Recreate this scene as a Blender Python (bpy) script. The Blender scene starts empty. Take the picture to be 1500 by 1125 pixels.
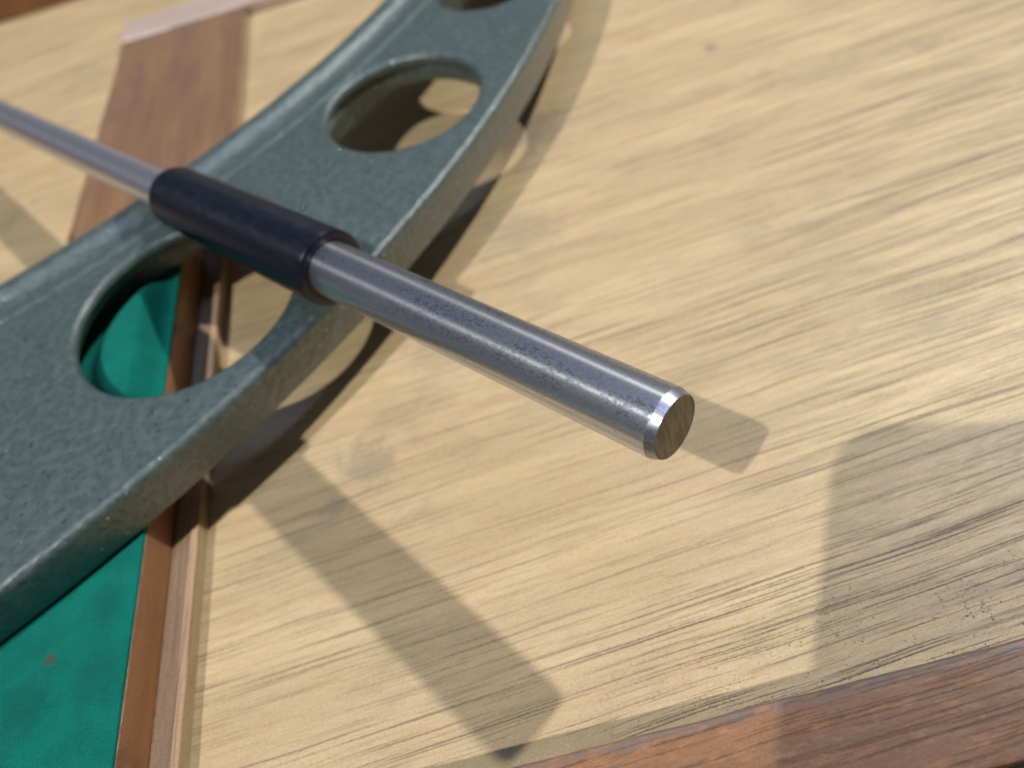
import bpy, bmesh, math, random
from mathutils import Vector, Matrix, noise
random.seed(7)
S = bpy.context.scene
COL = S.collection
MM = 0.001

# ------------------------------------------------------------------ camera
d1 = Vector((-320, 1372, 1150)).normalized()
d2 = Vector((.963, .268, 0)); d2.z = -(d1.x*d2.x + d1.y*d2.y)/d1.z; d2.normalize()
nn = d1.cross(d2)
if nn.y < 0: nn = -nn
CAMH = 114.95
RIGHT = Vector((d2.x, d1.x, nn.x)); UP = Vector((d2.y, d1.y, nn.y)); FWD = Vector((d2.z, d1.z, nn.z))
cam = bpy.data.cameras.new('camera'); camo = bpy.data.objects.new('camera', cam); COL.objects.link(camo)
camo.matrix_world = Matrix((( RIGHT.x, UP.x, -FWD.x, 0), (RIGHT.y, UP.y, -FWD.y, 0), (RIGHT.z, UP.z, -FWD.z, CAMH*MM), (0, 0, 0, 1)))
cam.sensor_width = 36; cam.lens = 27.6
cam.clip_start = 0.002; cam.clip_end = 50
cam.dof.use_dof = True; cam.dof.focus_distance = 0.0975; cam.dof.aperture_fstop = 16.0
S.camera = camo

# ------------------------------------------------------------------ world and lamps (an indoor hall with high lamps, plus one added strip)
W = bpy.data.worlds.new('World'); S.world = W; W.use_nodes = True
bg = W.node_tree.nodes['Background']
bg.inputs[0].default_value = (.78, .87, 1.0, 1); bg.inputs[1].default_value = 0.085

def lamp(name, target, direc, dist, size, power, color, shape='DISK', size_y=None):
    l = bpy.data.lights.new(name, 'AREA'); l.shape = shape; l.size = size
    if size_y: l.size_y = size_y
    l.energy = power; l.color = color
    o = bpy.data.objects.new(name, l); COL.objects.link(o)
    d = Vector(direc).normalized()
    o.location = Vector(target)*MM + d*dist
    o.rotation_euler = d.to_track_quat('Z', 'Y').to_euler()
    return o
TIP = (11.69, 51.45, 37.0)
lamp('hall_lamp_behind_camera', TIP, (-.45, -.42, 1), 2.6, .032, 39, (1.0, .97, .93))
lamp('hall_lamp_right', TIP, (.75, .495, 1), 1.3, .038, 12.6, (1.0, .965, .91))
edge_lamp = lamp('added_edge_highlight_lamp', TIP, (.1, .1, 1), 3.0, 1.7, 13.0, (.36, .52, 1.0), 'RECTANGLE', .13)  # strip lamp added to draw bluish highlights along the frame's edges
edge_lamp.rotation_euler = Matrix(((.79, -.61, .1), (.61, .79, .1), (0, 0, 1))).to_euler()

S.view_settings.view_transform = 'Standard'; S.view_settings.look = 'None'
S.view_settings.exposure = 0.13; S.view_settings.gamma = 1

# ------------------------------------------------------------------ object helpers
def thing(name, label, cat, loc=(0, 0, 0), group=None):
    o = bpy.data.objects.new(name, None); COL.objects.link(o)
    o.location = Vector(loc)*MM; o.empty_display_size = .01
    o['label'] = label; o['category'] = cat
    if group: o['group'] = group
    return o
def link(name, bm, mat, parent=None, smooth=True, angle=32, label=None):
    me = bpy.data.meshes.new(name); bm.normal_update(); bm.to_mesh(me); bm.free()
    if smooth:
        for p in me.polygons: p.use_smooth = True
        me.set_sharp_from_angle(angle=math.radians(angle))
    me.materials.append(mat)
    o = bpy.data.objects.new(name, me); COL.objects.link(o)
    if smooth:
        wn = o.modifiers.new('weighted', 'WEIGHTED_NORMAL'); wn.keep_sharp = True; wn.weight = 80
    if parent: o.parent = parent
    if label: o['label'] = label
    return o
def box_bm(x0, x1, y0, y1, z0, z1, bev=.5, cuts=60, axis='y', rough=.08, off=(0, 0, 0), seed=0, nick=None):
    """a planed wooden bar: bevelled box cut along its length, edges very slightly uneven"""
    bm = bmesh.new()
    bmesh.ops.create_cube(bm, size=1)
    for v in bm.verts:
        v.co = Vector((x0 if v.co.x < 0 else x1, y0 if v.co.y < 0 else y1, z0 if v.co.z < 0 else z1))
    if bev > 0:
        bmesh.ops.bevel(bm, geom=bm.edges[:], offset=bev, segments=3, profile=.6, affect='EDGES')
    a = 'xyz'.index(axis); lo, hi = (x0, y0, z0)[a], (x1, y1, z1)[a]
    for i in range(1, cuts):
        p = Vector((0, 0, 0)); p[a] = lo + (hi-lo)*i/cuts
        nrm = Vector((0, 0, 0)); nrm[a] = 1
        bmesh.ops.bisect_plane(bm, geom=bm.verts[:]+bm.edges[:]+bm.faces[:], plane_co=p, plane_no=nrm)
    for v in bm.verts:
        n1 = noise.noise_vector(v.co*.12 + Vector((seed, 0, 0))) + .6*noise.noise_vector(v.co*.7 + Vector((0, seed, 0)))
        v.co += n1*rough
        if nick:
            c, r, d = nick; dd = (v.co - Vector(c)).length
            if dd < r: v.co += Vector(d)*(1-(dd/r)**2)
    for v in bm.verts: v.co = (v.co - Vector(off))*MM
    return bm

# ------------------------------------------------------------------ material helpers
def new_mat(name):
    m = bpy.data.materials.new(name); m.use_nodes = True
    nt = m.node_tree; b = nt.nodes['Principled BSDF']
    return m, nt, b
class N:
    """small node-tree writer working in millimetres"""
    def __init__(s, nt):
        s.nt = nt
        tc = nt.nodes.new('ShaderNodeTexCoord')
        s.mm = s.vmath('SCALE', tc.outputs['Object'], scale=1000)
    def node(s, t, **k):
        n = s.nt.nodes.new(t)
        for a, v in k.items(): setattr(n, a, v)
        return n
    def set(s, sock, v):
        if isinstance(v, bpy.types.NodeSocket): s.nt.links.new(v, sock)
        elif v is not None: sock.default_value = v
    def vmath(s, op, a, b=None, scale=None):
        n = s.node('ShaderNodeVectorMath', operation=op); s.set(n.inputs[0], a)
        if b is not None: s.set(n.inputs[1], b)
        if scale is not None: s.set(n.inputs['Scale'], scale)
        return n.outputs['Value'] if op in ('DISTANCE', 'LENGTH', 'DOT_PRODUCT') else n.outputs['Vector']
    def math(s, op, a, b=0.0, c=None, clamp=False):
        n = s.node('ShaderNodeMath', operation=op, use_clamp=clamp); s.set(n.inputs[0], a); s.set(n.inputs[1], b)
        if c is not None: s.set(n.inputs[2], c)
        return n.outputs[0]
    def map(s, v, scale=(1, 1, 1), rot=(0, 0, 0), loc=(0, 0, 0)):
        n = s.node('ShaderNodeMapping'); s.set(n.inputs['Vector'], v)
        n.inputs['Scale'].default_value = scale; n.inputs['Rotation'].default_value = rot; n.inputs['Location'].default_value = loc
        return n.outputs[0]
    def noise(s, v, scale=1.0, detail=3.0, rough=.5, dist=0.0, color=False):
        n = s.node('ShaderNodeTexNoise'); s.set(n.inputs['Vector'], v)
        n.inputs['Scale'].default_value = scale; n.inputs['Detail'].default_value = detail
        n.inputs['Roughness'].default_value = rough; n.inputs['Distortion'].default_value = dist
        return n.outputs['Color' if color else 'Fac']
    def voro(s, v, scale=1.0, feature='F1', rnd=1.0, out='Distance'):
        n = s.node('ShaderNodeTexVoronoi', feature=feature); s.set(n.inputs['Vector'], v)
        n.inputs['Scale'].default_value = scale; n.inputs['Randomness'].default_value = rnd
        return n.outputs[out]
    def ramp(s, v, lo, hi, a=0.0, b=1.0, smooth=True):
        n = s.node('ShaderNodeMapRange', interpolation_type='SMOOTHSTEP' if smooth else 'LINEAR'); s.set(n.inputs['Value'], v)
        n.inputs['From Min'].default_value = lo; n.inputs['From Max'].default_value = hi
        n.inputs['To Min'].default_value = a; n.inputs['To Max'].default_value = b
        return n.outputs[0]
    def mix(s, f, a, b, mode='MIX'):
        n = s.node('ShaderNodeMix', data_type='RGBA', blend_type=mode)
        s.set(n.inputs[0], f)
        for sock, v in ((n.inputs[6], a), (n.inputs[7], b)):
            if isinstance(v, tuple): v = (*v, 1) if len(v) == 3 else v
            s.set(sock, v)
        return n.outputs[2]
    def bump(s, h, strength=.3, dist=.1, normal=None):
        n = s.node('ShaderNodeBump'); s.set(n.inputs['Height'], h)
        n.inputs['Strength'].default_value = strength; n.inputs['Distance'].default_value = dist*MM
        if normal is not None: s.set(n.inputs['Normal'], normal)
        return n.outputs[0]

def wood(name, axis, ground, warm, pore_col, rot=0, pore=(.014, 1.15), pore_lo=.53, pore_hi=.67, pore_amt=.75,
         rough=.5, coat=0.0, smudge=0.0, smudge_col=(.2, .17, .15), specks=0.0, seed=0.0, fibre=.36, bump=.25, spots=(), relief=.12, grime=False, pscale=1.0, worn=0):
    m, nt, b = new_mat(name); n = N(nt)
    # put the grain on local x
    rz = math.radians(rot) + (math.pi/2 if axis == 'y' else 0)
    v = n.map(n.mm, rot=(0, 0, -rz), loc=(seed*13.7, seed*5.1, seed*3.3))
    wob = n.noise(n.map(v, (.018, .03, .03)), 1, 2, .5, 0, True)
    v2 = n.vmath('ADD', v, n.vmath('MULTIPLY', n.vmath('SUBTRACT', wob, (.5, .5, .5)), (0, 3.0, 3.0)))
    broad = n.noise(n.map(v2, (.012, .11, .11)), 1, 3, .55)
    col = n.mix(n.ramp(broad, .35, .68), ground, warm)
    band = n.noise(n.map(v2, (.02, .42, .42), loc=(7, 3, 1)), 1, 3, .6)
    col = n.mix(n.ramp(band, .5, .75, 0, .12), col, tuple(c*.66 for c in ground))
    band2 = n.noise(n.map(v2, (.03, .8, .8), loc=(1, 9, 4)), 1, 2, .6)
    col = n.mix(n.ramp(band2, .53, .72, 0, .15), col, tuple(min(1, c*1.22) for c in warm))
    fib = n.noise(n.map(v2, (.35, 4.5, 4.5)), 1, 4, .7)
    col = n.mix(n.ramp(fib, .38, .7, 0, fibre), col, tuple(c*.5 for c in ground))
    grit = n.noise(n.map(v, (2.2, 4.5, 4.5), loc=(6, 6, 6)), 1, 3, .8)
    col = n.mix(n.ramp(grit, .4, .66, 0, .35), col, tuple(min(1, c*1.4) for c in warm))
    col = n.mix(n.ramp(n.noise(n.map(v, (2.6, 4, 4), loc=(16, 3, 6)), 1, 3, .8), .5, .7, 0, .4), col, tuple(c*.5 for c in ground))
    red = n.noise(n.map(v2, (.03, .3, .3), loc=(17, 3, 12)), 1, 3, .6)
    col = n.mix(n.ramp(red, .52, .7, 0, .22), col, (ground[0]*.95, ground[1]*.72, ground[2]*.66))
    # open pores: long thin dark lines that follow the grain, slightly broken along their length
    brk = n.noise(n.map(v2, (.10, 1.1, 1.1), loc=(11, 2, 5)), 1, 4, .6)
    dense = n.noise(n.map(v2, (.012, .09, .09), loc=(2, 4, 15)), 1, 2, .5)
    jag = n.vmath('MULTIPLY', n.vmath('SUBTRACT', n.noise(n.map(v2, (1.6, 3.5, 3.5)), 1, 4, .75, 0, True), (.5, .5, .5)), (0, .42*pscale, 0))
    v3 = n.vmath('MULTIPLY', n.vmath('ADD', v2, jag), (1, 1, 0))
    def dashes(along, across, off, lo, hi, amt_lo=.3, amt_hi=.6):
        q = n.voro(n.map(v3, (along*pscale, across*pscale, 0), loc=off), 1)
        vary = n.ramp(n.noise(n.map(v2, (.05, .35, .35), loc=off), 1, 3, .6), amt_lo, amt_hi)
        return n.math('MULTIPLY', n.ramp(q, lo, hi, 1, 0), vary)
    l1 = dashes(.010, 1.15, (4, 4, 0), .12, .23, .2, .42)
    l2 = dashes(.011, 1.3, (58, 14, 0), .12, .24, .22, .44)
    l3 = dashes(.017, 1.9, (31, 77, 0), .12, .26, .26, .50)
    l4 = dashes(.019, 2.1, (91, 27, 0), .12, .27, .28, .52)
    l5 = dashes(.045, 3.2, (11, 57, 0), .16, .36, .28, .52)
    pf = n.math('MAXIMUM', n.math('MAXIMUM', l1, l2), n.math('MULTIPLY', n.math('MAXIMUM', l3, l4), .9))
    pf = n.math('MAXIMUM', pf, n.math('MULTIPLY', l5, .72))
    pf = n.math('MULTIPLY', pf, n.ramp(dense, .35, .62, .6, 1))
    if grime:    # hand dirt worked into the open grain towards the right hand front corner
        sg = n.node('ShaderNodeSeparateXYZ'); n.set(sg.inputs[0], n.mm)
        gg = n.ramp(n.math('SUBTRACT', n.math('MULTIPLY', sg.outputs[0], .9), n.math('MULTIPLY', sg.outputs[1], .55)), -52, 30)
        gg = n.math('MULTIPLY', gg, n.ramp(n.noise(n.mm, .04, 3, .6), .3, .6, .6, 1))
        pf = n.math('MULTIPLY', pf, n.ramp(gg, 0, 1, .8, 1.4))
        col = n.mix(n.math('MULTIPLY', n.math('MULTIPLY', gg, n.ramp(band, .42, .62)), .38), col, (.25, .185, .12))
    col = n.mix(n.math('MULTIPLY', pf, pore_amt, clamp=True), col, pore_col)
    if smudge:
        sm = n.noise(n.map(v, (.035, .07, .07), loc=(21, 8, 3)), 1, 6, .62, .6)
        sm2 = n.noise(n.map(v, (.16, .3, .3), loc=(2, 18, 9)), 1, 4, .6, .3)
        f = n.math('MULTIPLY', n.ramp(sm, .47, .7), n.ramp(sm2, .35, .65, .35, 1))
        col = n.mix(n.math('MULTIPLY', f, smudge), col, smudge_col)
    for (px, py, r, amt, c) in spots:
        d = n.vmath('DISTANCE', n.vmath('MULTIPLY', n.mm, (1, 1, 0)), (px, py, 0))
        d = n.math('ADD', d, n.math('MULTIPLY', n.math('SUBTRACT', n.noise(n.mm, .35, 5, .65), .5), r*1.9))
        col = n.mix(n.ramp(d, r*.2, r, amt, 0), col, c)
    if specks:
        sp = n.voro(n.mm, 1.9); clus = n.noise(n.mm, .13, 4, .6)
        szs = n.noise(n.mm, .9, 1, .5)
        rad = n.math('MULTIPLY', n.ramp(clus, .3, .6, .25, 1), n.ramp(szs, .54, .68, 0, .42))
        f = n.math('LESS_THAN', sp, rad)
        f = n.math('MAXIMUM', f, n.math('LESS_THAN', n.voro(n.mm, 3.4), n.math('MULTIPLY', n.ramp(clus, .3, .62), n.ramp(n.noise(n.mm, 1.7, 1, .5), .5, .62, 0, .36))))
        sc_ = n.noise(n.map(n.mm, (.05, 1.6, 1), rot=(0, 0, .9)), 1, 3, .5)
        col = n.mix(n.math('MULTIPLY', n.ramp(n.math('ABSOLUTE', n.math('SUBTRACT', sc_, .5)), .001, .006, 1, 0), n.ramp(n.noise(n.mm, .03, 2, .5), .55, .65, 0, .35)), col, (.3, .23, .15))
        # dirt gathers in the corner against the rail, at the right
        sx = n.node('ShaderNodeSeparateXYZ'); n.set(sx.inputs[0], n.mm)
        near = n.math('MAXIMUM', n.math('MULTIPLY', n.ramp(sx.outputs[1], 28, 50, 1, 0), n.ramp(sx.outputs[0], -30, 45)), .1)
        col = n.mix(n.math('MULTIPLY', n.math('MULTIPLY', f, near), specks), col, (.04, .03, .02))
    if worn:     # rubbed, greyed inner edge
        sw = n.node('ShaderNodeSeparateXYZ'); n.set(sw.inputs[0], n.mm)
        e = n.math('ADD', sw.outputs[1], n.math('MULTIPLY', n.noise(n.map(n.mm, (.15, .6, .6)), 1, 5, .7), 3.4))
        col = n.mix(n.ramp(e, worn, worn+1.1, 0, .6), col, (.16, .14, .14))
        col = n.mix(n.ramp(n.noise(n.map(v, (.25, .9, .9), loc=(8, 8, 1)), 1, 5, .7), .5, .68, 0, .5), col, tuple(min(1, c*1.7) for c in warm))
    n.set(b.inputs['Base Color'], col)
    rr = n.ramp(fib, .2, .8, rough-.08, rough+.12)
    n.set(b.inputs['Roughness'], rr)
    b.inputs['Coat Weight'].default_value = coat; b.inputs['Coat Roughness'].default_value = .18
    h = n.math('SUBTRACT', n.math('MULTIPLY', fib, .45), n.math('MULTIPLY', pf, 1.0))
    nb = n.bump(h, bump, relief)
    if coat:
        cn = n.bump(n.noise(n.map(v2, (.6, 2.2, 2.2)), 1, 4, .7), .35, .12, nb)
        n.set(b.inputs['Coat Normal'], cn)
    n.set(b.inputs['Normal'], nb)
    return m

M_pale = wood('pale_plywood', 'x', (.51, .385, .21), (.63, .48, .268), (.10, .058, .036), rot=4, smudge=.34, smudge_col=(.22, .17, .13),
              specks=.9, rough=.5, pore_amt=.85, grime=True,
              spots=((9, 171, 15, .55, (.26, .2, .17)), (2, 135, 12, .35, (.25, .2, .17)), (23, 215, 13, .5, (.27, .21, .18)),
                     (-37, 85, 8, .5, (.22, .18, .15)), (-44, 77, 4, .4, (.2, .16, .14)), (62, 184, 2.6, .6, (.2, .16, .16)),
                     (-130, 245, 9, .35, (.3, .24, .16)), (-20, 107, 11, .35, (.26, .2, .16))))
M_top = wood('varnished_brown_wood', 'y', (.22, .095, .035), (.31, .135, .048), (.06, .03, .02), seed=2, rough=.45, coat=.35, pore=(.04, 1.2), bump=.35, relief=.18)
M_side = wood('raw_brown_wood', 'y', (.40, .265, .16), (.48, .33, .21), (.14, .075, .045), seed=4, rough=.6, pore=(.05, 1.5), bump=.35)
M_batten_shade = wood('shaded_batten_wood', 'y', (.36, .26, .145), (.44, .33, .19), (.16, .1, .06), seed=21, rough=.6)  # darker than the batten's top: shade on its side put into the colour
M_block = wood('worn_brown_wood', 'y', (.23, .13, .078), (.33, .195, .10), (.13, .07, .055), seed=5, rough=.36, coat=.3, smudge=.6, smudge_col=(.14, .09, .1))
M_rail = wood('oiled_brown_rail_wood', 'x', (.20, .088, .032), (.29, .135, .05), (.05, .025, .018), rot=3, seed=7, rough=.5, coat=.15, worn=24.3,
              smudge=.3, smudge_col=(.12, .09, .09), fibre=.3, pore_amt=.65, bump=.35, relief=.2)
M_strip = wood('pinkish_wood', 'x', (.55, .42, .36), (.66, .52, .45), (.3, .2, .16), seed=9, rough=.35, coat=.4)

def felt_mat():
    m, nt, b = new_mat('green_felt'); n = N(nt)
    a = n.noise(n.mm, .16, 5, .6); f = n.noise(n.mm, 3.2, 4, .7)
    col = n.mix(n.ramp(a, .36, .68), (.001, .215, .165), (.001, .275, .215))
    col = n.mix(n.ramp(f, .38, .66, 0, .5), col, (.001, .085, .072))
    for (x, y, r, c, amt) in ((-85.2, 56.4, 1.2, (.11, .08, .06), .8), (-76.9, 63.9, 4.5, (.002, .1, .08), .35), (-77, 51, 5, (.002, .11, .085), .35), (-88, 50, 6, (.002, .07, .05), .4)):
        d = n.vmath('DISTANCE', n.vmath('MULTIPLY', n.mm, (1, 1, 0)), (x, y, 0))
        d = n.math('ADD', d, n.math('MULTIPLY', n.math('SUBTRACT', n.noise(n.mm, .7, 3, .6), .5), r*1.3))
        col = n.mix(n.ramp(d, r*.3, r, amt, 0), col, c)
    n.set(b.inputs['Base Color'], col)
    b.inputs['Roughness'].default_value = .95; b.inputs['Specular IOR Level'].default_value = .15
    b.inputs['Sheen Weight'].default_value = .08; b.inputs['Sheen Tint'].default_value = (.3, 1, .85, 1)
    n.set(b.inputs['Normal'], n.bump(n.math('ADD', f, n.noise(n.mm, 5, 3, .7)), .9, .45))
    return m
M_felt = felt_mat()

def hammer_mat():
    m, nt, b = new_mat('hammered_green_enamel'); n = N(nt)
    vo = n.voro(n.vmath('ADD', n.mm, n.vmath('SCALE', n.noise(n.mm, .8, 2, .5, 0, True), scale=1.0)), .7, 'SMOOTH_F1')
    big = n.noise(n.mm, .5, 4, .6)
    fine = n.noise(n.mm, 1.7, 4, .65)
    col = n.mix(n.ramp(vo, .15, .75), (.066, .102, .098), (.102, .140, .138))
    col = n.mix(n.ramp(fine, .56, .68, 0, .75), col, (.020, .042, .040))
    col = n.mix(n.ramp(big, .5, .75, 0, .35), col, (.085, .125, .12))
    # lamp glints painted as bright flecks in the hammer finish, and worn-through pin points
    fv = n.vmath('ADD', n.mm, n.vmath('SCALE', n.noise(n.mm, 1.1, 2, .5, 0, True), scale=.8))
    cell = n.node('ShaderNodeSeparateColor'); n.set(cell.inputs[0], n.voro(fv, .55, out='Color'))
    dot = n.math('MULTIPLY', n.ramp(n.voro(fv, .55), .10, .2, 1, 0), n.math('GREATER_THAN', cell.outputs[0], .86))
    pit = n.math('MULTIPLY', n.ramp(n.voro(n.map(fv, loc=(40, 3, 0)), .4), .10, .2, 1, 0), .6)
    col = n.mix(pit, col, (.012, .026, .024))
    col = n.mix(dot, col, (.42, .5, .62))
    n.set(b.inputs['Base Color'], col)
    n.set(b.inputs['Metallic'], n.math('MULTIPLY_ADD', dot, .7, .12))
    n.set(b.inputs['Roughness'], n.ramp(fine, .3, .7, .3, .42))
    b.inputs['Coat Weight'].default_value = .9; b.inputs['Coat Roughness'].default_value = .12
    h = n.math('ADD', n.math('MULTIPLY', vo, 1.1), n.math('MULTIPLY', fine, .7))
    nb = n.bump(h, .7, .16)
    n.set(b.inputs['Normal'], nb); n.set(b.inputs['Coat Normal'], n.bump(h, 1.0, .42))
    return m
M_frame = hammer_mat()

def steel_mat(name, base, dark, rough, aniso, patina=1.0, shift=0.0, wide=.68, side=None):
    m, nt, b = new_mat(name); n = N(nt)
    # local z runs along the rod: turning marks are very thin rings
    ring = n.noise(n.map(n.mm, (.25, .25, 7)), 1, 3, .7)
    blot = n.noise(n.map(n.mm, (.25, .25, .07), loc=(shift, 3, 1)), 1, 6, .62, .4)
    fine = n.noise(n.map(n.mm, (1, 1, .7)), 2.4, 5, .75)
    spk = n.noise(n.map(n.mm, (1, 1, .8), loc=(4, 4, 4)), 3.2, 3, .8)
    f = n.math('MULTIPLY', n.ramp(blot, .40, .56), n.ramp(fine, .40, .58))
    if side:     # patina, painted darker along upper and lower sides to dull lamp streak and reflections
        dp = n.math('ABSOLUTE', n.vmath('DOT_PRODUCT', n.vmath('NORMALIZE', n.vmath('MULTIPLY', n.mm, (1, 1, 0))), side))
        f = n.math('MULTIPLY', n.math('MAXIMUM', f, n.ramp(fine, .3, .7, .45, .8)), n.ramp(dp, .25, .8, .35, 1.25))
    col = n.mix(n.math('MULTIPLY', f, patina*.8, clamp=True), base, dark)
    col = n.mix(n.math('MULTIPLY', n.ramp(spk, .60, .68), n.math('MULTIPLY', n.ramp(blot, .35, .55), patina*.9)), col, tuple(c*.35 for c in dark))
    n.set(b.inputs['Base Color'], col)
    b.inputs['Metallic'].default_value = 1
    r = n.math('ADD', n.math('MULTIPLY', f, .26*patina), n.ramp(ring, .3, .7, rough-.015, rough+.02))
    n.set(b.inputs['Roughness'], r)
    b.inputs['Anisotropic'].default_value = aniso; b.inputs['Anisotropic Rotation'].default_value = .25
    t = n.node('ShaderNodeTangent', direction_type='RADIAL', axis='Z')
    nt.links.new(t.outputs[0], b.inputs['Tangent'])
    b2 = n.node('ShaderNodeBsdfPrincipled'); b2.inputs['Metallic'].default_value = 1
    n.set(b2.inputs['Base Color'], col); b2.inputs['Roughness'].default_value = .48
    mx = n.node('ShaderNodeMixShader'); mx.inputs[0].default_value = wide
    nt.links.new(b.outputs[0], mx.inputs[1]); nt.links.new(b2.outputs[0], mx.inputs[2])
    nt.links.new(mx.outputs[0], nt.nodes['Material Output'].inputs[0])
    sc = n.noise(n.map(n.mm, (1.2, 1.2, .12), rot=(.2, .1, 0)), 2.5, 4, .8)
    n.set(b.inputs['Normal'], n.bump(n.math('ADD', n.math('MULTIPLY', ring, .12), n.math('ADD', n.math('MULTIPLY', sc, .5), n.math('MULTIPLY', f, .5))), .22, .03))
    return m
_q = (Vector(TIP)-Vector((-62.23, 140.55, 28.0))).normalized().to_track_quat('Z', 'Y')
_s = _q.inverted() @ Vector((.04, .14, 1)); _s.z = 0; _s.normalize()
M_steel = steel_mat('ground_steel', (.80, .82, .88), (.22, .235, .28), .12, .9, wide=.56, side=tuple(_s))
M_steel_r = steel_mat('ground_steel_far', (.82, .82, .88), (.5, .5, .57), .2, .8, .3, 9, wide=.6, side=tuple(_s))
M_chamfer = steel_mat('bright_chamfer_steel', (.42, .43, .50), (.2, .2, .23), .24, .2, .8, 4)
def face_mat():
    m, nt, b = new_mat('lapped_end_face'); n = N(nt)
    st = n.noise(n.map(n.mm, (1.7, .22, .3), rot=(0, 0, .35)), 1, 4, .6)
    sp = n.noise(n.mm, 2.6, 3, .7)
    col = n.mix(n.ramp(st, .38, .62), (.27, .24, .185), (.17, .15, .115))
    col = n.mix(n.ramp(sp, .68, .76, 0, .8), col, (.05, .045, .04))
    n.set(b.inputs['Base Color'], col); b.inputs['Metallic'].default_value = 1
    b.inputs['Roughness'].default_value = .34
    n.set(b.inputs['Normal'], n.bump(st, .15, .05))
    return m
M_face = face_mat()
def sleeve_mat():
    m, nt, b = new_mat('black_moulded_grip'); n = N(nt)
    w = n.noise(n.map(n.mm, (.8, .8, .3)), 1, 5, .65); d = n.noise(n.mm, 3.5, 3, .7)
    col = n.mix(n.ramp(w, .4, .7), (.004, .006, .014), (.008, .011, .022))
    n.set(b.inputs['Base Color'], col)
    n.set(b.inputs['Roughness'], n.ramp(w, .3, .7, .30, .36))
    b.inputs['Specular IOR Level'].default_value = .6; b.inputs['Anisotropic'].default_value = .75; b.inputs['Anisotropic Rotation'].default_value = .25
    t = n.node('ShaderNodeTangent', direction_type='RADIAL', axis='Z'); nt.links.new(t.outputs[0], b.inputs['Tangent'])
    n.set(b.inputs['Normal'], n.bump(n.math('ADD', w, n.math('MULTIPLY', d, .3)), .05, .03))
    return m
M_sleeve = sleeve_mat()

# ------------------------------------------------------------------ the table the case stands on
M_table = wood('grey_table_top', 'x', (.2, .18, .16), (.24, .21, .18), (.1, .09, .08), seed=11)
t = link('table_top', box_bm(-1200, 1200, -900, 1500, -45, -6.2, 2, 4, 'x', 0), M_table); t['kind'] = 'structure'

# ------------------------------------------------------------------ the wooden case
case = thing('wooden_case', 'open wooden instrument case with pale plywood bottom, brown dividers and green felt', 'case', (0, 0, -6))
def cpart(name, mat, *a, label=None, **k):
    return link(name, box_bm(*a, off=(0, 0, -6), **k), mat, case, label=label)
cpart('bottom_panel', M_pale, -262, 172, 15, 352, -6, 0, bev=0, cuts=2, axis='x', rough=0, label='pale yellow plywood bottom with open dark grain')
cpart('front_rail', M_rail, -272, 182, 12.4, 24.3, -6, 17.5, bev=.9, cuts=260, axis='x', rough=.13, seed=3, nick=((20.5, 24.3, 17.5), 1.1, (0, -.4, -.5)), label='brown front rail with a nicked inner edge')
cpart('back_rail', M_top, -272, 182, 348, 358, -6, 17.5, bev=.8, cuts=60, axis='x', rough=.15, seed=5)
cpart('side_rail', M_top, -272, -262, 24.6, 347.7, -6, 17.5, bev=.8, cuts=60, axis='y', rough=.15, seed=6)
cpart('side_rail', M_top, 172, 182, 24.6, 347.7, -6, 17.5, bev=.8, cuts=60, axis='y', rough=.15, seed=7)
cpart('platform_board', M_top, -230, -72.3, 24.7, 152, .05, 11.15, bev=.3, cuts=110, axis='y', rough=.07, seed=11, label='varnished orange brown board raised under the felt')
cpart('batten_base', M_batten_shade, -72.22, -67.75, 24.7, 284.9, .05, 2.75, bev=0, cuts=160, axis='y', rough=.03, seed=15)
cpart('low_batten', M_block, -72.22, -67.6, 140.2, 284.9, 2.85, 3.45, bev=.2, cuts=80, axis='y', rough=.06, seed=16)
cpart('low_batten', M_side, -72.22, -67.6, 24.7, 140, 2.85, 3.45, bev=.2, cuts=120, axis='y', rough=.06, seed=12, label='paler unvarnished batten along the foot of the felt platform')
cpart('filler_board', M_block, -112.2, -72.34, 152.3, 284.9, .05, 3.45, bev=.5, cuts=60, axis='y', rough=.1, seed=13, label='wide flat brown board beyond the felt platform')
cpart('cross_strip', M_strip, -113.5, 60, 285.2, 301, .05, 3.9, bev=.6, cuts=60, axis='x', rough=.12, seed=14, label='pinkish cross strip behind the flat board')
# felt: a slightly uneven sheet with a fuzzy nap
bm = bmesh.new()
NX, NY = 220, 180
x0, x1, y0, y1 = -230, -72.35, 24.9, 151.9
def felt_z(x, y):
    # felt bulge added under the hole, shaped to place the shadows on it
    d = math.hypot(x+63.6, y-117.1); t = max(0, min(1, (26.5-d)/7.5)); u = max(0, min(1, (-73.2-x)/4.0))
    t, u = t*t*(3-2*t), u*u*(3-2*u)
    return 11.85 + 5.0*t*u + .09*noise.noise(Vector((x*.12, y*.12, 3))) + .035*noise.noise(Vector((x*.8, y*.8, 1)))
vs = [[bm.verts.new((x0+(x1-x0)*i/NX, y0+(y1-y0)*j/NY, felt_z(x0+(x1-x0)*i/NX, y0+(y1-y0)*j/NY))) for j in range(NY+1)] for i in range(NX+1)]
for i in range(NX):
    for j in range(NY): bm.faces.new((vs[i][j], vs[i+1][j], vs[i+1][j+1], vs[i][j+1]))
r = bmesh.ops.extrude_face_region(bm, geom=bm.faces[:])
for v in [g for g in r['geom'] if isinstance(g, bmesh.types.BMVert)]: v.co.z = 11.2
bmesh.ops.recalc_face_normals(bm, faces=bm.faces)
for v in bm.verts: v.co = (v.co + Vector((0, 0, 6)))*MM
link('felt_lining', bm, M_felt, case, label='green felt lining of the left compartment')

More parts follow.
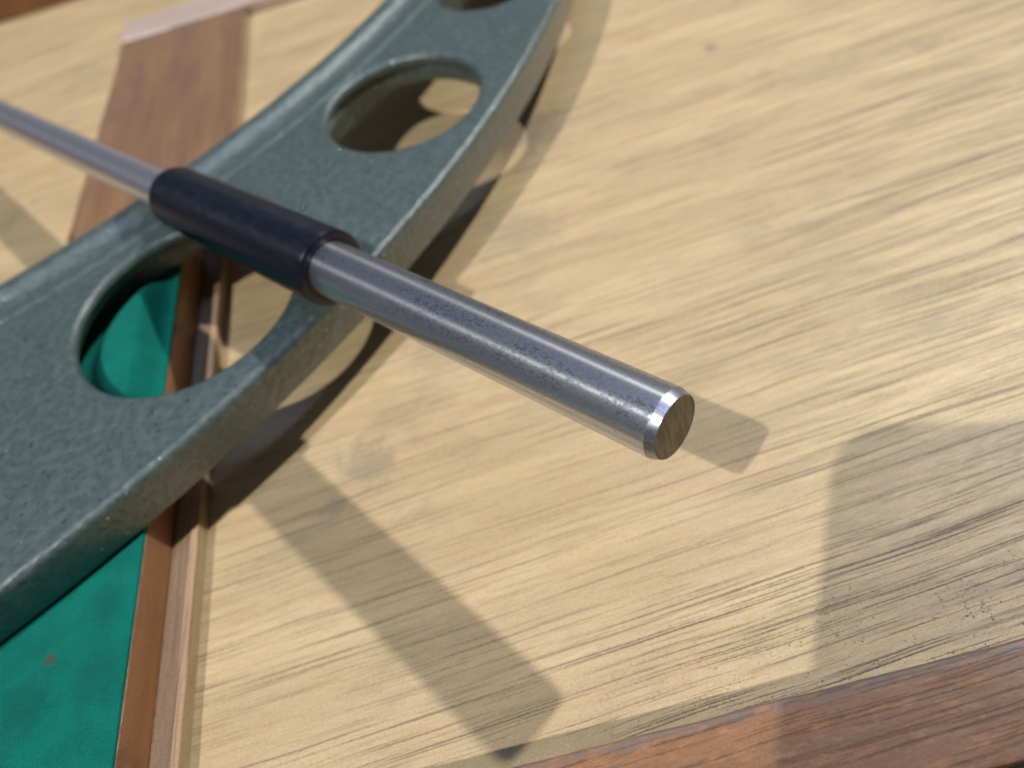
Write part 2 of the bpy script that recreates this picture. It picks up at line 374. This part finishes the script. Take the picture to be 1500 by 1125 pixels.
# ------------------------------------------------------------------ the micrometer frame
FO = Vector((-60, 120, 11))
ZT, ZB = 22.2, 12.1
KS = .9957
OC, OR_ = (-244.23*KS, 321.71*KS), 301.07*KS
IC, IR = (-215.0*KS, 364.29*KS), 245.9*KS
def arc(c, r, a0, a1, n):
    return [(c[0]+r*math.cos(math.radians(a0+(a1-a0)*i/n)), c[1]+r*math.sin(math.radians(a0+(a1-a0)*i/n))) for i in range(n+1)]
frame = thing('micrometer_frame', 'large curved green enamelled micrometer frame with lightening holes lying across the case', 'micrometer', FO)
RIM = 15.0
FIL = 1.5
def curve_mesh(loops, half, mid, fil):
    cu = bpy.data.curves.new('tmp', 'CURVE'); cu.dimensions = '2D'; cu.fill_mode = 'BOTH'
    cu.extrude = (half-fil)*MM; cu.bevel_depth = fil*MM; cu.bevel_resolution = 4; cu.offset = -fil*MM
    for lp in loops:
        sp = cu.splines.new('POLY'); sp.points.add(len(lp)-1); sp.use_cyclic_u = True
        for p, q in zip(sp.points, lp): p.co = ((q[0]-FO.x)*MM, (q[1]-FO.y)*MM, 0, 1)
    ob = bpy.data.objects.new('tmp', cu); COL.objects.link(ob)
    dg = bpy.context.evaluated_depsgraph_get()
    me = bpy.data.meshes.new_from_object(ob.evaluated_get(dg))
    bm = bmesh.new(); bm.from_mesh(me)
    bpy.data.objects.remove(ob); bpy.data.curves.remove(cu); bpy.data.meshes.remove(me)
    for v in bm.verts: v.co.z += (mid-FO.z)*MM
    bmesh.ops.remove_doubles(bm, verts=bm.verts, dist=1e-6)
    for v in bm.verts:      # casting draft in the holes
        x, y, z = v.co.x/MM+FO.x, v.co.y/MM+FO.y, v.co.z/MM+FO.z
        if z > mid: continue
        for c, rr in holes:
            d = math.hypot(x-c[0], y-c[1])
            if d < rr+fil+.5:
                v.co.x, v.co.y = (c[0]+(x-c[0])*(d+1.2)/d-FO.x)*MM, (c[1]+(y-c[1])*(d+1.2)/d-FO.y)*MM
                break
    return bm
A0, A1 = -112, 8
outer = arc(OC, OR_, A0, A1, 260)
inner_web = arc(IC, IR+RIM, -14, -104, 220)
holes = [((-63.83, 117.59), 22.1), ((-15.91, 164.54), 17.8), ((10.6, 207.9), 12.7), ((-127, 76), 23)]
holes = [((c[0]*KS, c[1]*KS), r_*KS) for c, r_ in holes]
loops = [outer+inner_web]
for c, r_ in holes: loops.append([(c[0]+r_*math.cos(a*math.tau/96), c[1]+r_*math.sin(a*math.tau/96)) for a in range(96)])
WB = 17.5
bm = curve_mesh(loops, (ZT-WB)/2, (ZT+WB)/2, FIL)
# the lip that hangs below the outer edge of the web
lp = [(.02, 19.4), (.03, 18.0), (.2, 15.5), (.5, 13.3), (.8, 12.5), (1.4, 12.1), (2.9, 12.1), (3.4, 12.4), (3.7, 13.5), (3.7, 19.0)]
sec = []
for i in range(261):
    a = math.radians(A0+(A1-A0)*i/260)
    sec.append([bm.verts.new(((OC[0]+(OR_-s_)*math.cos(a)-FO.x)*MM, (OC[1]+(OR_-s_)*math.sin(a)-FO.y)*MM, (z-FO.z)*MM)) for s_, z in lp])
for i in range(260):
    for k in range(len(lp)):
        k2 = (k+1) % len(lp)
        bm.faces.new((sec[i][k], sec[i+1][k], sec[i+1][k2], sec[i][k2]))
bm.faces.new(sec[0]); bm.faces.new(sec[-1][::-1])
# bosses round the upper holes, as deep as the lip
for (c, rr) in holes[1:3]:
    bp = [(rr+1.9, 18.4), (rr+1.0, 17.9), (rr+1.1, 16.8), (rr+1.5, 15.0), (rr+1.8, 14.6), (rr+3.2, 14.6), (rr+3.6, 15.0), (rr+3.6, 18.4)]
    if c[0] > 0: bp = [(a_ if k < 5 else a_-.8, z_) for k, (a_, z_) in enumerate(bp)]
    ring = [[bm.verts.new(((c[0]+a_*math.cos(t_*math.tau/96)-FO.x)*MM, (c[1]+a_*math.sin(t_*math.tau/96)-FO.y)*MM, (z_-FO.z)*MM)) for a_, z_ in bp] for t_ in range(96)]
    for i in range(96):
        for k in range(len(bp)):
            k2 = (k+1) % len(bp); j = (i+1) % 96
            bm.faces.new((ring[i][k], ring[j][k], ring[j][k2], ring[i][k2]))
# the beaded inner rim, swept along the inner arc: (distance from the inner edge, height)
prof = [(1.4, 11.7), (.7, 12.0), (.4, 12.6), (0, 17.6)]
for k in range(1, 8):
    a = math.pi - k*math.pi/2/7
    prof.append((3.2+3.2*math.cos(a), 18.3+3.2*math.sin(a)))
prof += [(4.4, 21.45), (5.3, 21.15), (6.1, 20.6), (7.0, 20.0), (8.2, 19.6), (9.6, 19.45), (11.0, 19.6), (12.2, 20.0), (13.1, 20.7), (13.7, 21.45), (14.3, 21.95),
         (14.9, 22.2), (15.6, 22.2), (16.2, 22.0), (16.7, 21.75), (16.9, 21.4), (16.9, 11.7)]
prof = [(s_, z+.4) for s_, z in prof]
sec = []
NS = 240
for i in range(NS+1):
    a = math.radians(-104+90*i/NS); row = []
    for s_, z in prof:
        rr = IR+s_
        row.append(bm.verts.new(((IC[0]+rr*math.cos(a)-FO.x)*MM, (IC[1]+rr*math.sin(a)-FO.y)*MM, (z-FO.z)*MM)))
    sec.append(row)
for i in range(NS):
    for k in range(len(prof)):
        k2 = (k+1) % len(prof)
        bm.faces.new((sec[i][k], sec[i+1][k], sec[i+1][k2], sec[i][k2]))
bm.faces.new(sec[0]); bm.faces.new(sec[-1][::-1])
bmesh.ops.recalc_face_normals(bm, faces=bm.faces)
link('frame_casting', bm, M_frame, frame, angle=30)

# ------------------------------------------------------------------ the setting rod lying across the frame
P = Vector(TIP); Q = Vector((-62.23, 140.55, 28.0)); U = (P-Q).normalized()
rod = thing('setting_rod', 'round steel setting rod with a black grip resting across the green frame', 'gauge rod', P)
q = U.to_track_quat('Z', 'Y'); rod.rotation_mode = 'QUATERNION'; rod.rotation_quaternion = q
def lathe(prof, seg=128, cap0=False, cap1=False, jit=None):
    bm = bmesh.new(); rows = []
    for k, (r, z) in enumerate(prof):
        row = []
        for i in range(seg):
            a = i*math.tau/seg; zz = z + (jit(k, a) if jit else 0)
            row.append(bm.verts.new((r*math.cos(a)*MM, r*math.sin(a)*MM, zz*MM)))
        rows.append(row)
    for k in range(len(rows)-1):
        for i in range(seg):
            j = (i+1) % seg
            bm.faces.new((rows[k][i], rows[k][j], rows[k+1][j], rows[k+1][i]))
    if cap0: bm.faces.new(rows[0][::-1])
    if cap1: bm.faces.new(rows[-1])
    bmesh.ops.recalc_face_normals(bm, faces=bm.faces)
    return bm
R1, R2 = 4.62, 3.95
link('shaft', lathe([(R1, -68.0), (R1, -40), (R1, -20), (R1, -.7), (R1-.03, -.4)], cap0=True, cap1=False), M_steel, rod)
def wav(k, a):
    return (.10*math.sin(5*a+1)+.06*math.sin(11*a)) if k in (0, 3) else 0
link('chamfered_tip', lathe([(R1-.03, -.4), (R1-.09, -.28), (R1-.28, .28), (R1-.45, .82), (R1-.49, .88)], jit=lambda k, a: (.06*math.sin(5*a+1)+.05*math.sin(9*a)+.03*math.sin(17*a)) if k in (1, 2) else 0), M_chamfer, rod, angle=12)
link('end_face', lathe([(R1-.5, .5), (R1-.5, .875), (R1-.54, .88)], cap0=True, cap1=True), M_face, rod)
G = 3.2
link('grip', lathe([(r_, z_+G) for r_, z_ in [(R1+.03, -69.6), (R1+.12, -69.2), (R1+.9, -69.0), (6.05, -69.0), (6.4, -69.15), (6.52, -69.5), (6.52, -70.2), (6.42, -95), (6.3, -121), (6.2, -121.7), (5.9, -122.3), (5.3, -122.7), (3.9, -122.8)]]), M_sleeve, rod)
link('shaft', lathe([(R2, -117.5), (R2, -180), (R2, -262), (R2-.6, -263)], cap0=True, cap1=True), M_steel_r, rod)

# ------------------------------------------------------------------ the phone that takes the picture (its corner shades the right)
BACK = -FWD
po = Vector((0, 0, CAMH)) + BACK*12
phone = thing('phone', 'dark smartphone held above the case with its corner shading the right side', 'phone', po)
phone.rotation_mode = 'QUATERNION'
phone.rotation_quaternion = Matrix(((RIGHT.x, UP.x, BACK.x), (RIGHT.y, UP.y, BACK.y), (RIGHT.z, UP.z, BACK.z))).to_quaternion()
def slab(cx, cy, w, h, rad, z0, z1, bev=1.6):
    bm = bmesh.new(); pts = []
    for sx, sy, a0 in ((1, 1, 0), (-1, 1, 90), (-1, -1, 180), (1, -1, 270)):
        for k in range(13):
            a = math.radians(a0+90*k/12)
            pts.append((cx+sx*(w/2-rad)+rad*math.cos(a), cy+sy*(h/2-rad)+rad*math.sin(a)))
    f = bm.faces.new([bm.verts.new((x*MM, y*MM, z0*MM)) for x, y in pts])
    r = bmesh.ops.extrude_face_region(bm, geom=[f])
    for v in [g for g in r['geom'] if isinstance(g, bmesh.types.BMVert)]: v.co.z = z1*MM
    bmesh.ops.recalc_face_normals(bm, faces=bm.faces)
    ed = [e for e in bm.edges if abs(e.verts[0].co.z-e.verts[1].co.z) < 1e-7]
    if bev: bmesh.ops.bevel(bm, geom=ed, offset=bev*MM, segments=3, affect='EDGES', profile=.5)
    return bm
m_ph, _, b_ = new_mat('dark_phone_shell'); b_.inputs['Base Color'].default_value = (.02, .02, .022, 1); b_.inputs['Roughness'].default_value = .25
m_gl, _, b_ = new_mat('phone_glass'); b_.inputs['Base Color'].default_value = (.004, .004, .005, 1); b_.inputs['Roughness'].default_value = .05
PX, PY = -27.2, 15.6      # top left corner of the phone from the lens axis
link('body', slab(PX+75.5, PY-37.9, 151, 75.7, 8.0, 0, 8.3), m_ph, phone)
link('screen', slab(PX+75.5, PY-37.9, 143, 68, 8, 8.32, 8.6, 0), m_gl, phone)
